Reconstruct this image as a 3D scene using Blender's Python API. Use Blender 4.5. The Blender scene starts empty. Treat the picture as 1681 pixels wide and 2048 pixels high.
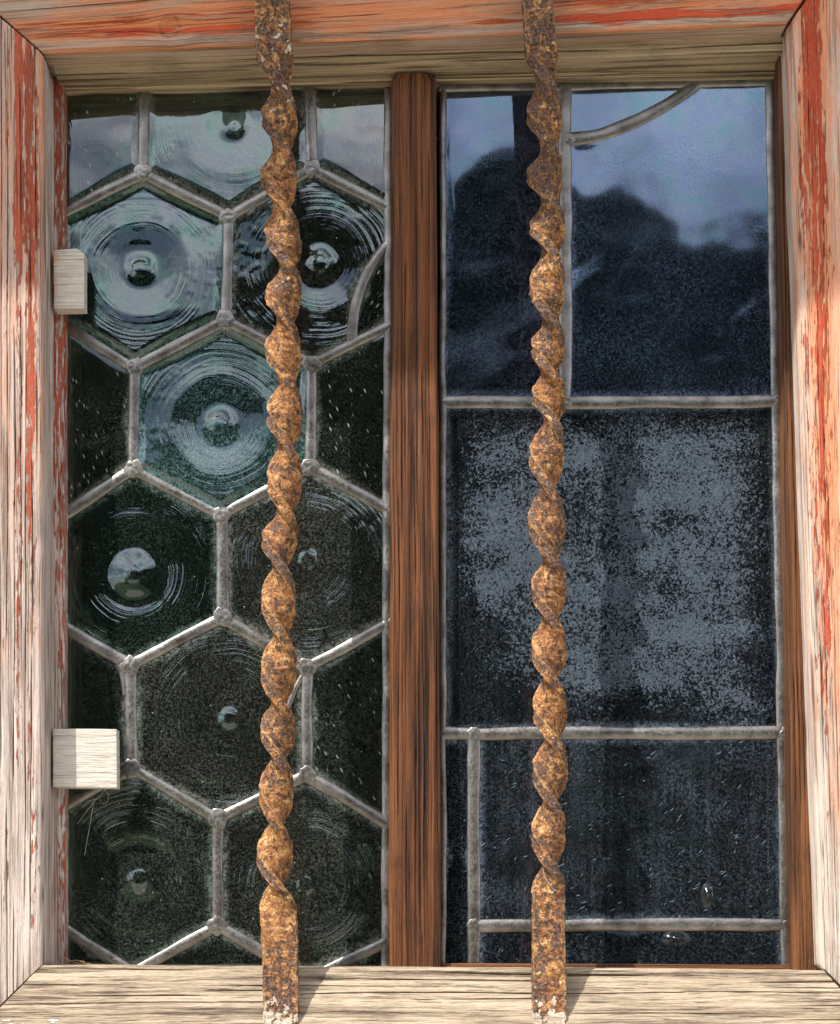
import bpy, bmesh, math, random
import numpy as np
from mathutils import Vector, Matrix

random.seed(7)
S, D = 0.0004, 1.2            # metres per photo pixel on the glass plane, camera distance to the glass
CX, CY = 840.5, 1880.0       # the photo pixel straight ahead of the camera (the eye is level with the sill)
sc = bpy.context.scene
col = sc.collection

# ------------------------------------------------------------------ camera, sky, sun, exposure
cam_d = bpy.data.cameras.new('camera')
cam_d.sensor_fit = 'VERTICAL'
cam_d.sensor_height = 36.0
cam_d.lens = 36.0 * D / (2048 * S)
cam_d.shift_y = (CY - 1024.0) / 2048.0
cam_d.clip_start, cam_d.clip_end = 0.05, 500.0
cam = bpy.data.objects.new('camera', cam_d)
cam.location = (0, -D, 0)
cam.rotation_euler = (math.radians(90), 0, 0)
col.objects.link(cam)
sc.camera = cam

SUN = Vector((-1.08, -1.0, 2.0)).normalized()          # towards the sun
world = bpy.data.worlds.new('World')
sc.world = world
world.use_nodes = True
wn, wl = world.node_tree.nodes, world.node_tree.links
bg = wn['Background']
sky = wn.new('ShaderNodeTexSky')
sky.sky_type = 'NISHITA'
sky.sun_disc = False
sky.sun_elevation = math.asin(SUN.z)
sky.sun_rotation = math.atan2(SUN.x, SUN.y)
sky.dust_density = 2.0
# scattered bright clouds all over the sky
wtc = wn.new('ShaderNodeTexCoord')
wmp = wn.new('ShaderNodeMapping'); wmp.inputs[3].default_value = (1, 1, 2.2)
wl.new(wtc.outputs['Generated'], wmp.inputs[0])
wno = wn.new('ShaderNodeTexNoise'); wno.inputs['Scale'].default_value = 3.2; wno.inputs['Detail'].default_value = 6; wno.inputs['Roughness'].default_value = .58
wl.new(wmp.outputs[0], wno.inputs['Vector'])
wmr = wn.new('ShaderNodeMapRange'); wmr.inputs[1].default_value = .40; wmr.inputs[2].default_value = .62; wmr.inputs[4].default_value = .85
wl.new(wno.outputs['Fac'], wmr.inputs[0])
wmx = wn.new('ShaderNodeMix'); wmx.data_type = 'RGBA'
wl.new(wmr.outputs[0], wmx.inputs[0]); wl.new(sky.outputs[0], wmx.inputs[6]); wmx.inputs[7].default_value = (20, 20, 20.5, 1)
wl.new(wmx.outputs[2], bg.inputs[0])
bg.inputs[1].default_value = 0.10

sun_d = bpy.data.lights.new('sun', 'SUN')
sun_d.energy = 4.4
sun_d.angle = math.radians(0.5)
sun_d.color = (1.0, 0.93, 0.82)
sun = bpy.data.objects.new('sun', sun_d)
sun.rotation_euler = SUN.to_track_quat('Z', 'Y').to_euler()
sun.location = SUN * 5
col.objects.link(sun)

sc.view_settings.view_transform = 'Standard'
sc.view_settings.look = 'None'
sc.view_settings.gamma = 1.0
sc.view_settings.use_curve_mapping = False
sc.view_settings.exposure = 0.58
sc.cycles.use_denoising = True
sc.cycles.denoising_prefilter = 'NONE'
sc.cycles.use_adaptive_sampling = True
sc.cycles.adaptive_threshold = 0.02
sc.cycles.max_bounces = 6
sc.cycles.diffuse_bounces = 3
sc.cycles.glossy_bounces = 3
sc.cycles.transparent_max_bounces = 12

# ------------------------------------------------------------------ numeric helpers
def P(px, py, w=0.0):
    k = S * (1 - w / D)
    return np.array([(px - CX) * k, -w, (CY - py) * k])

def to_px(V):
    w = -V[..., 1]
    k = S * (1 - w / D)
    return CX + V[..., 0] / k, CY - V[..., 2] / k

def vn(x, y, seed=0):
    x = np.asarray(x, float); y = np.asarray(y, float)
    xi = np.floor(x).astype(np.int64); yi = np.floor(y).astype(np.int64)
    fx = x - xi; fy = y - yi
    fx = fx * fx * (3 - 2 * fx); fy = fy * fy * (3 - 2 * fy)
    def h(a, b):
        n = (a * 374761393 + b * 668265263 + seed * 362437) & 0xffffffff
        n = ((n ^ (n >> 13)) * 1274126177) & 0xffffffff
        n = (n ^ (n >> 16)) & 0xffff
        return n / 65535.0
    a = h(xi, yi); b = h(xi + 1, yi); c = h(xi, yi + 1); d = h(xi + 1, yi + 1)
    return (a + (b - a) * fx) * (1 - fy) + (c + (d - c) * fx) * fy

def fbm(x, y, seed=0, o=3):
    r = 0; a = 0.5; t = 0
    for i in range(o):
        r = r + a * vn(x * 2 ** i, y * 2 ** i, seed + 17 * i); t += a; a *= 0.5
    return r / t

def sstep(a, b, x):
    t = np.clip((x - a) / (b - a), 0, 1)
    return t * t * (3 - 2 * t)

def gauss(x, c, s):
    return np.exp(-((x - c) / s) ** 2)

# ------------------------------------------------------------------ mesh helpers
def make_mesh(name, V, quads, ngons=(), uv=None, attrs=None, sharp=40, smooth=True):
    me = bpy.data.meshes.new(name)
    V = np.asarray(V, np.float32).reshape(-1, 3)
    quads = np.asarray(quads, np.int32).reshape(-1, 4)
    idx = [quads.ravel()] + [np.asarray(n, np.int32) for n in ngons]
    tot = np.concatenate([np.full(len(quads), 4, np.int32), np.array([len(n) for n in ngons], np.int32)])
    loops = np.concatenate(idx)
    start = np.concatenate([[0], np.cumsum(tot)[:-1]]).astype(np.int32)
    me.vertices.add(len(V)); me.vertices.foreach_set('co', V.ravel())
    me.loops.add(len(loops)); me.loops.foreach_set('vertex_index', loops)
    me.polygons.add(len(tot))
    me.polygons.foreach_set('loop_start', start)
    me.polygons.foreach_set('use_smooth', np.full(len(tot), smooth, bool))
    me.update(calc_edges=True)
    if uv is not None:
        l = me.uv_layers.new(name='UVMap')
        l.uv.foreach_set('vector', np.asarray(uv, np.float32).reshape(-1, 2)[loops].ravel())
    for k, a in (attrs or {}).items():
        at = me.attributes.new(k, 'FLOAT', 'POINT')
        at.data.foreach_set('value', np.asarray(a, np.float32).ravel())
    me.validate()
    if smooth:
        me.set_sharp_from_angle(angle=math.radians(sharp))
    return me

def grid_quads(nu, nv, close_v=False):
    i = np.arange(nu - 1)[:, None]; j = np.arange(nv if close_v else nv - 1)[None, :]
    j2 = (j + 1) % nv
    return np.stack([i * nv + j + 0 * i, (i + 1) * nv + j, (i + 1) * nv + j2, i * nv + j2 + 0 * i], -1).reshape(-1, 4)

def link(name, me, mat, parent=None):
    o = bpy.data.objects.new(name, me)
    if mat is not None and not me.materials:
        me.materials.append(mat)
    col.objects.link(o)
    if parent is not None:
        o.parent = parent
        o.matrix_parent_inverse = Matrix.Translation(-parent.location) if parent.type == 'EMPTY' else Matrix()
    return o

def thing(name, loc, label, cat, group=None):
    o = bpy.data.objects.new(name, None)
    o.location = Vector(loc); o.empty_display_size = 0.02
    col.objects.link(o)
    return tag(o, label, cat, group)

def tag(o, label=None, cat=None, group=None, kind=None):
    if label: o['label'] = label
    if cat: o['category'] = cat
    if group: o['group'] = group
    if kind: o['kind'] = kind
    return o

def grid_normals(V, close_v=False):
    du = np.gradient(V, axis=0)
    if close_v:
        dv = np.roll(V, -1, 1) - np.roll(V, 1, 1)
    else:
        dv = np.gradient(V, axis=1)
    n = np.cross(du, dv)
    return n / (np.linalg.norm(n, axis=-1, keepdims=True) + 1e-12)

# ------------------------------------------------------------------ shader helpers
class NT:
    def __init__(self, name):
        self.m = bpy.data.materials.new(name); self.m.use_nodes = True
        self.t = self.m.node_tree; self.n = self.t.nodes
        self.n.clear()
        self.out = self.n.new('ShaderNodeOutputMaterial')
    def node(self, ty, **kw):
        x = self.n.new(ty)
        for k, v in kw.items(): setattr(x, k, v)
        return x
    def put(self, sock, v):
        if isinstance(v, bpy.types.NodeSocket): self.t.links.new(v, sock)
        elif v is not None:
            if sock.type == 'RGBA' and len(v) == 3: v = (*v, 1)
            sock.default_value = v
    def math(self, op, a, b=None, c=None, clamp=False):
        x = self.node('ShaderNodeMath', operation=op, use_clamp=clamp)
        self.put(x.inputs[0], a)
        if b is not None: self.put(x.inputs[1], b)
        if c is not None: self.put(x.inputs[2], c)
        return x.outputs[0]
    def map(self, v, a, b, lo=0.0, hi=1.0, smooth=True):
        x = self.node('ShaderNodeMapRange', interpolation_type='SMOOTHSTEP' if smooth else 'LINEAR')
        self.put(x.inputs[0], v)
        for i, q in enumerate((a, b, lo, hi)): self.put(x.inputs[i + 1], q)
        return x.outputs[0]
    def mix(self, f, a, b):
        x = self.node('ShaderNodeMix', data_type='RGBA')
        self.put(x.inputs[0], f); self.put(x.inputs[6], a); self.put(x.inputs[7], b)
        return x.outputs[2]
    def attr(self, name):
        return self.node('ShaderNodeAttribute', attribute_name=name).outputs['Fac']
    def coord(self, kind='Object'):
        return self.node('ShaderNodeTexCoord').outputs[kind]
    def mapping(self, v, loc=(0, 0, 0), rot=(0, 0, 0), scale=(1, 1, 1)):
        x = self.node('ShaderNodeMapping')
        self.put(x.inputs[0], v); x.inputs[1].default_value = loc; x.inputs[2].default_value = rot; x.inputs[3].default_value = scale
        return x.outputs[0]
    def noise(self, v, scale=1.0, detail=3.0, rough=0.55, dist=0.0):
        x = self.node('ShaderNodeTexNoise')
        self.put(x.inputs['Vector'], v); x.inputs['Scale'].default_value = scale
        x.inputs['Detail'].default_value = detail; x.inputs['Roughness'].default_value = rough
        x.inputs['Distortion'].default_value = dist
        return x.outputs['Fac']
    def voronoi(self, v, scale=1.0, feature='F1', rnd=1.0):
        x = self.node('ShaderNodeTexVoronoi', feature=feature)
        self.put(x.inputs['Vector'], v); x.inputs['Scale'].default_value = scale
        x.inputs['Randomness'].default_value = rnd
        return x
    def ramp(self, v, stops):
        x = self.node('ShaderNodeValToRGB')
        e = x.color_ramp.elements
        while len(e) < len(stops): e.new(0.5)
        for q, (p, c) in zip(e, stops): q.position = p; q.color = (*c, 1)
        self.put(x.inputs[0], v)
        return x.outputs[0]
    def bump(self, h, strength=0.5, dist=0.001, normal=None):
        x = self.node('ShaderNodeBump')
        x.inputs['Strength'].default_value = strength; x.inputs['Distance'].default_value = dist
        self.put(x.inputs['Height'], h)
        if normal is not None: self.put(x.inputs['Normal'], normal)
        return x.outputs[0]
    def principled(self, color, rough=0.7, normal=None, metallic=0.0, spec=0.4):
        b = self.node('ShaderNodeBsdfPrincipled')
        self.put(b.inputs['Base Color'], color); self.put(b.inputs['Roughness'], rough)
        self.put(b.inputs['Metallic'], metallic); self.put(b.inputs['Specular IOR Level'], spec)
        if normal is not None: self.put(b.inputs['Normal'], normal)
        self.t.links.new(b.outputs[0], self.out.inputs[0])
        return b

def wood_mat(name, light, mid, dark, paint=(.33, .05, .02), wash=(.5, .2, .09), seed=0.0, crack=0.35, crackcol=(.03, .02, .015),
             along=9.0, across=330.0, bump=0.6, white=(.72, .69, .64), rough=0.75, paint_along=22.0, paint_across=190.0, spec=0.25, tone=0.35, warpk=.004, contrast=1.0):
    t = NT(name)
    uv = t.coord('UV')
    warp = t.noise(t.mapping(uv, loc=(seed, seed, 0), scale=(7, 14, 1)), 1.0, 2)
    ws = t.node('ShaderNodeVectorMath', operation='MULTIPLY_ADD')
    t.put(ws.inputs[0], warp); ws.inputs[1].default_value = (0, warpk, 0); t.put(ws.inputs[2], uv)
    u2 = ws.outputs[0]
    g1 = t.noise(t.mapping(u2, loc=(seed, seed * 3, 0), scale=(along, across, 1)), 1.0, 4, 0.6)
    g2 = t.noise(t.mapping(u2, loc=(seed * 2, seed, 5), scale=(along * 2.6, across * 3.0, 1)), 1.0, 3, 0.7)
    big = t.noise(t.mapping(u2, loc=(seed, 0, 9), scale=(3, 75, 1)), 1.0, 3)
    gr = t.attr('grain')
    mixv = t.math('ADD', t.math('ADD', t.math('MULTIPLY', g1, .8), t.math('MULTIPLY', g2, .8)), t.math('ADD', t.math('MULTIPLY', big, tone), t.math('MULTIPLY', gr, .6)))
    mixv = t.math('SUBTRACT', mixv, .8 + tone / 2 + .3)
    mixv = t.math('MULTIPLY_ADD', mixv, contrast, .5)
    base = t.ramp(mixv, [(0.26, dark), (0.46, mid), (0.68, light)])
    stain = t.noise(t.mapping(uv, loc=(seed, 4, 7), scale=(16, 34, 1)), 1.0, 4, .6)
    base = t.mix(t.map(stain, .5, .72, 0, .45), base, dark)
    # fine grey speckle
    sp = t.noise(t.mapping(uv, loc=(seed, 1, 2), scale=(300, 900, 1)), 1.0, 2)
    base = t.mix(t.map(sp, .55, .8, 0, .35), base, mid)
    # translucent wash
    wsn = t.noise(t.mapping(u2, loc=(seed, seed * 5, 1), scale=(11, 120, 1)), 1.0, 5, 0.65)
    wf = t.map(t.math('ADD', t.attr('wash'), t.math('MULTIPLY', t.math('SUBTRACT', t.math('ADD', t.math('MULTIPLY', wsn, .5), t.math('MULTIPLY', g2, .5)), .5), 2.6)), .25, .85)
    washc = t.mix(t.map(g2, .3, .7), wash, tuple(min(1, c * 1.35 + .03) for c in wash))
    c1 = t.mix(t.math('MULTIPLY', wf, .85), base, washc)
    # opaque paint flakes
    pn = t.noise(t.mapping(u2, loc=(seed * 7, 2, 3), scale=(paint_along, paint_across, 1)), 1.0, 5, 0.6)
    pv = t.math('ADD', t.math('ADD', t.attr('paint'), t.math('MULTIPLY', t.attr('lane'), .42)), t.math('MULTIPLY', t.math('SUBTRACT', t.math('ADD', t.math('MULTIPLY', pn, .6), t.math('ADD', t.math('MULTIPLY', g2, .28), t.math('MULTIPLY', gr, .12))), .5), 2.8))
    pm = t.map(pv, .45, .60)
    pc = t.mix(t.map(big, .35, .65), paint, tuple(c * 1.5 + .02 for c in paint))
    c2 = t.mix(pm, c1, pc)
    # whitewash flakes
    wn_ = t.noise(t.mapping(uv, loc=(seed, 8, 3), scale=(90, 260, 1)), 1.0, 5, 0.65)
    wm = t.map(t.math('ADD', t.attr('white'), t.math('MULTIPLY', t.math('SUBTRACT', wn_, .5), 2.4)), .5, .6)
    c3 = t.mix(wm, c2, white)
    # short raised fibres and pits
    fl = t.noise(t.mapping(u2, loc=(seed, 9, 2), scale=(130, 950, 1)), 1.0, 2, .6)
    c3 = t.mix(t.map(fl, .56, .66, 0, .5), c3, t.mix(.5, dark, c3))
    c3 = t.mix(t.map(fl, .44, .34, 0, .35), c3, t.mix(.5, light, c3))
    # open cracks along the grain
    ck = t.noise(t.mapping(u2, loc=(seed * 4, 6, 1), scale=(along * 1.2, across * 1.7, 1)), 1.0, 2, 0.5)
    ckm = t.math('MULTIPLY', t.map(ck, .40, .31), t.map(g2, .30, .5))
    ckm = t.math('MAXIMUM', t.math('MULTIPLY', ckm, crack), t.math('MULTIPLY', t.attr('groove'), t.map(g2, .3, .6, .5, .95)))
    c4 = t.mix(ckm, c3, crackcol)
    # knot
    kn = t.attr('knot')
    c5 = t.mix(t.math('MULTIPLY', kn, t.map(g2, .2, .7, .5, 1)), c4, (.16, .035, .012))
    h = t.math('ADD', t.math('MULTIPLY', g1, .5), t.math('MULTIPLY', g2, .35))
    h = t.math('ADD', h, t.math('MULTIPLY', pm, .6))
    h = t.math('SUBTRACT', h, t.math('MULTIPLY', fl, .5))
    h = t.math('ADD', h, t.math('MULTIPLY', wm, .45))
    h = t.math('SUBTRACT', h, t.math('MULTIPLY', ckm, 1.2))
    nb = t.bump(h, bump, 0.0014)
    t.principled(c5, rough, nb, 0, spec)
    return t.m

def lead_mat():
    t = NT('lead')
    o = t.coord()
    n1 = t.noise(o, 60, 4); n2 = t.noise(o, 420, 4, .65); n3 = t.noise(o, 1600, 2)
    c = t.ramp(t.math('ADD', t.math('MULTIPLY', n1, .75), t.math('MULTIPLY', n2, .25)),
               [(.30, (.10, .09, .08)), (.48, (.22, .21, .20)), (.68, (.34, .33, .32))])
    h = t.math('ADD', t.math('MULTIPLY', n2, .7), t.math('MULTIPLY', n3, .2))
    t.principled(c, t.map(n2, .3, .7, .28, .48), t.bump(h, .3, .0005), .85, .5)
    return t.m

def rust_mat():
    t = NT('rust')
    o = t.coord()
    n1 = t.noise(o, 150, 5, .65); n2 = t.noise(o, 520, 4, .65); n3 = t.noise(o, 26, 3)
    n4 = t.noise(t.mapping(o, loc=(3, 3, 3)), 190, 5, .65); n5 = t.noise(t.mapping(o, loc=(8, 1, 3)), 60, 3)
    v = t.math('ADD', t.math('MULTIPLY', n1, .5), t.math('MULTIPLY', n2, .5))
    v = t.math('ADD', v, t.math('MULTIPLY', t.math('SUBTRACT', n5, .5), .22))
    c = t.ramp(v, [(.30, (.028, .016, .013)), (.40, (.12, .058, .036)), (.47, (.26, .108, .042)), (.55, (.43, .21, .075)), (.625, (.64, .43, .21)), (.70, (.80, .66, .48))])
    dk = t.map(t.math('ADD', t.math('ADD', n4, t.math('MULTIPLY', t.math('SUBTRACT', n3, .5), .5)), t.math('MULTIPLY', t.attr('dark'), .07)), .50, .57)
    c = t.mix(t.math('MULTIPLY', dk, .92), c, t.mix(t.map(n2, .35, .65), (.035, .022, .019), (.18, .115, .09)))
    wn_ = t.noise(t.mapping(o, loc=(1, 7, 3)), 170, 4, .6)
    wm = t.map(t.math('ADD', t.attr('white'), t.math('MULTIPLY', t.math('SUBTRACT', wn_, .5), 2.4)), .5, .57)
    c = t.mix(t.math('MULTIPLY', t.attr('worn'), t.map(n1, .4, .6, .1, .6)), c, (.50, .31, .15))
    c = t.mix(wm, c, (.66, .56, .46))
    h = t.math('ADD', t.math('MULTIPLY', n1, .6), t.math('MULTIPLY', n2, .6))
    h = t.math('ADD', h, t.math('MULTIPLY', dk, -.4))
    h = t.math('ADD', h, t.math('MULTIPLY', wm, .35))
    t.principled(c, t.map(n2, .35, .65, .85, .55), t.bump(h, .85, .0024), 0, .35)
    return t.m

def glass_mat(name, tint=(.62, .78, .70), centre=None, ring=0.0, film=0.02, filmcol=(.40, .46, .41), specks=1.0, streaks=0.0, streak_rot=0.5,
              blotch=0.0, smear=0.0, fibres=0.3, sheen=(1, 1, 1), wav=0.25, ior=1.95, seed=0.0, grough=.02, vstreak=0.0):
    t = NT(name)
    o = t.coord()
    so = t.mapping(o, loc=(seed * 1.7, 0, seed))
    h = t.math('MULTIPLY', t.noise(so, 14, 2), wav * 3)
    if centre is not None:
        rel = t.mapping(o, loc=(-centre[0], 0, -centre[2]))
        ln = t.node('ShaderNodeVectorMath', operation='LENGTH'); t.put(ln.inputs[0], rel)
        r = t.math('ADD', ln.outputs['Value'], t.math('MULTIPLY', t.noise(so, 20, 2), .006))
        rings = t.noise(t.math('MULTIPLY', r, 1), 1)
        nz = t.node('ShaderNodeTexNoise', noise_dimensions='1D')
        t.put(nz.inputs['W'], t.math('ADD', t.math('MULTIPLY', r, 330), seed * 11)); nz.inputs['Scale'].default_value = 1; nz.inputs['Detail'].default_value = 3
        amp = t.map(t.noise(so, 24, 3), .42, .66, .02, 1.1)
        amp = t.math('MULTIPLY', amp, t.map(ln.outputs['Value'], .012, .055, .15, 1))
        h = t.math('ADD', h, t.math('MULTIPLY', t.math('MULTIPLY', nz.outputs['Fac'], amp), ring))
    nb = t.bump(h, 1.0, .0012)
    tr = t.node('ShaderNodeBsdfTransparent'); t.put(tr.inputs[0], tint)
    gl = t.node('ShaderNodeBsdfGlossy'); gl.inputs['Roughness'].default_value = grough
    t.put(gl.inputs['Normal'], nb); t.put(gl.inputs[0], t.ramp(t.noise(t.mapping(so, loc=(4, 0, 2)), 38, 3), [(p_, tuple(x * y for x, y in zip(c_, sheen))) for p_, c_ in ((.35, (.74, .98, .92)), (.47, (.95, .95, .95)), (.55, (.86, .88, 1.0)), (.65, (.98, .90, .97)))]))
    fr = t.node('ShaderNodeFresnel'); fr.inputs[0].default_value = ior; t.put(fr.inputs['Normal'], nb)
    m1 = t.node('ShaderNodeMixShader'); t.put(m1.inputs[0], fr.outputs[0])
    t.t.links.new(tr.outputs[0], m1.inputs[1]); t.t.links.new(gl.outputs[0], m1.inputs[2])
    # dirt on the glass; some panes carry reflected haze and teal in its colour
    fine = t.noise(so, 520, 4, .7)
    cloud = t.noise(so, 22, 3)
    d = t.math('MULTIPLY', t.math('MULTIPLY', t.map(fine, .42, .68), t.map(cloud, .3, .7, .35, 1.2)), film * 2.2)
    d = t.math('ADD', d, film * .25)
    if specks:
        v = t.voronoi(so, 150)
        dot = t.map(v.outputs['Distance'], .0, .13, 1, 0)
        sel = t.node('ShaderNodeSeparateColor'); t.put(sel.inputs[0], v.outputs['Color'])
        dot = t.math('MULTIPLY', dot, t.map(sel.outputs[0], .80, .9))
        d = t.math('ADD', d, t.math('MULTIPLY', dot, .8 * specks))
        v2 = t.voronoi(so, 420)
        dot2 = t.map(v2.outputs['Distance'], .0, .22, 1, 0)
        sel2 = t.node('ShaderNodeSeparateColor'); t.put(sel2.inputs[0], v2.outputs['Color'])
        dot2 = t.math('MULTIPLY', dot2, t.map(sel2.outputs[0], .82, .95))
        d = t.math('ADD', d, t.math('MULTIPLY', dot2, .35 * specks))
    if fibres:
        for k, (a, sx, sz) in enumerate(((.6, 45, 420), (-.5, 380, 50), (1.9, 330, 42))):
            wv = t.noise(t.mapping(so, loc=(k, 0, k)), 90, 1)
            va = t.node('ShaderNodeVectorMath', operation='MULTIPLY_ADD')
            t.put(va.inputs[0], wv); va.inputs[1].default_value = (.006, 0, .006); t.put(va.inputs[2], so)
            v = t.voronoi(t.mapping(t.mapping(va.outputs[0], rot=(0, a, 0)), scale=(sx, 0, sz)), 1)
            sel = t.node('ShaderNodeSeparateColor'); t.put(sel.inputs[0], v.outputs['Color'])
            f = t.math('MULTIPLY', t.map(v.outputs['Distance'], .02, .12, 1, 0), t.map(sel.outputs[1], .84, .93))
            d = t.math('ADD', d, t.math('MULTIPLY', f, .5 * fibres))
    if streaks:
        v = t.voronoi(t.mapping(t.mapping(so, rot=(0, streak_rot, 0)), scale=(420, 0, 110)), 1)
        sel = t.node('ShaderNodeSeparateColor'); t.put(sel.inputs[0], v.outputs['Color'])
        f = t.math('MULTIPLY', t.map(v.outputs['Distance'], .10, .30, 1, 0), t.map(sel.outputs[0], .66, .85))
        d = t.math('ADD', d, t.math('MULTIPLY', f, .95 * streaks))
    if smear:  # dirty smears, and cloud wisps of the mirrored sky painted as film
        sm = t.noise(t.mapping(t.mapping(so, rot=(0, .35, 0)), scale=(8, 0, 20)), 1, 5, .55, 1.0)
        d = t.math('ADD', d, t.math('MULTIPLY', t.math('MULTIPLY', t.map(sm, .52, .75), t.map(fine, .3, .7, .3, 1)), smear))
    if vstreak:
        vs = t.noise(t.mapping(so, scale=(170, 0, 5)), 1, 4, .65)
        d = t.math('ADD', d, t.math('MULTIPLY', t.math('MULTIPLY', t.map(vs, .45, .72), t.map(cloud, .35, .65, .2, 1)), vstreak))
    if blotch:
        b1 = t.noise(so, 500, 4, .62, .4); b2 = t.noise(t.mapping(so, scale=(12, 0, 55)), 1, 3)
        b3 = t.noise(so, 90, 3)
        bb = t.math('ADD', t.math('MULTIPLY', b1, .7), t.math('ADD', t.math('MULTIPLY', b2, .12), t.math('MULTIPLY', b3, .18)))
        thr = t.math('ADD', bb, t.math('MULTIPLY', t.math('SUBTRACT', t.attr('film'), .5), .26))
        d = t.math('ADD', d, t.math('MULTIPLY', t.math('MULTIPLY', t.map(thr, .49, .545), t.map(fine, .3, .7, .6, 1.1)), blotch))
    # grime collected along the leads
    e = t.attr('edge')
    d = t.math('ADD', d, t.math('MULTIPLY', t.math('MULTIPLY', e, t.map(t.noise(so, 260, 4, .7), .35, .65, .1, 1)), .28))
    d = t.math('MINIMUM', d, .9)
    df = t.node('ShaderNodeBsdfDiffuse'); t.put(df.inputs[0], filmcol)
    m2 = t.node('ShaderNodeMixShader'); t.put(m2.inputs[0], d)
    t.t.links.new(m1.outputs[0], m2.inputs[1]); t.t.links.new(df.outputs[0], m2.inputs[2])
    t.t.links.new(m2.outputs[0], t.out.inputs[0])
    return t.m

def flat_mat(name, color, rough=.9, nscale=None, var=.3, bump=0.0):
    t = NT(name)
    if nscale:
        n = t.noise(t.coord(), nscale, 5, .6)
        c = t.mix(t.map(n, .3, .7), tuple(x * (1 - var) for x in color), tuple(min(1, x * (1 + var)) for x in color))
        t.principled(c, rough, t.bump(n, .6, .004) if bump else None, 0, .2)
    else:
        t.principled(color, rough, None, 0, .2)
    return t.m

M = {}
M['left'] = wood_mat('weathered_red_paint', (.66, .58, .53), (.50, .42, .385), (.24, .18, .15), seed=1.3, crack=.55, paint=(.29, .052, .018), wash=(.50, .23, .13), paint_along=60, paint_across=360, along=8, across=420, bump=.9)
M['right'] = wood_mat('weathered_orange_paint', (.70, .62, .56), (.55, .47, .42), (.26, .19, .15), seed=4.1, crack=.5, paint=(.36, .046, .012), wash=(.60, .21, .08), paint_along=55, paint_across=420, along=7, across=460, bump=.9)
M['top'] = wood_mat('washed_orange_paint', (.52, .41, .33), (.40, .29, .22), (.20, .12, .075), seed=7.7, crack=.5, paint=(.42, .055, .015), wash=(.56, .165, .045), paint_along=16, paint_across=330, along=5, across=360, bump=.8)
M['sill'] = wood_mat('bare_weathered_wood', (.50, .41, .31), (.34, .27, .195), (.12, .088, .066), seed=2.9, crack=.55, along=20, across=560, bump=1.0, tone=.45, contrast=1.15, warpk=.006)
M['khaki'] = wood_mat('aged_bare_wood', (.46, .375, .255), (.34, .27, .175), (.085, .062, .042), seed=6.2, crack=.9, along=5, across=460, tone=.6)
M['brown'] = wood_mat('brown_oiled_wood', (.20, .076, .027), (.10, .036, .014), (.015, .007, .0045), seed=9.4, crack=1.0, along=6, across=620, rough=.62, tone=.45, contrast=1.1, warpk=.003, white=(.5, .34, .2), bump=.8)
M['brown2'] = wood_mat('brown_stained_wood', (.21, .085, .032), (.11, .045, .019), (.025, .013, .008), seed=3.4, crack=.9, along=4, across=560, rough=.62, tone=.5, warpk=.003, bump=.8)
M['block'] = wood_mat('bare_grey_block_wood', (.72, .68, .62), (.60, .56, .51), (.36, .32, .28), seed=5.5, crack=.4, along=16, across=620, bump=.8, contrast=1.1)
M['lead'] = lead_mat()
M['rust'] = rust_mat()
def back_glass():
    t = NT('inner_glass_face')
    tr = t.node('ShaderNodeBsdfTransparent'); t.put(tr.inputs[0], (.9, .95, .93))
    gl = t.node('ShaderNodeBsdfGlossy'); gl.inputs['Roughness'].default_value = .02
    fr = t.node('ShaderNodeFresnel'); fr.inputs[0].default_value = 1.6
    m = t.node('ShaderNodeMixShader'); t.put(m.inputs[0], fr.outputs[0])
    t.t.links.new(tr.outputs[0], m.inputs[1]); t.t.links.new(gl.outputs[0], m.inputs[2]); t.t.links.new(m.outputs[0], t.out.inputs[0])
    return t.m
M['back_glass'] = back_glass()

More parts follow.
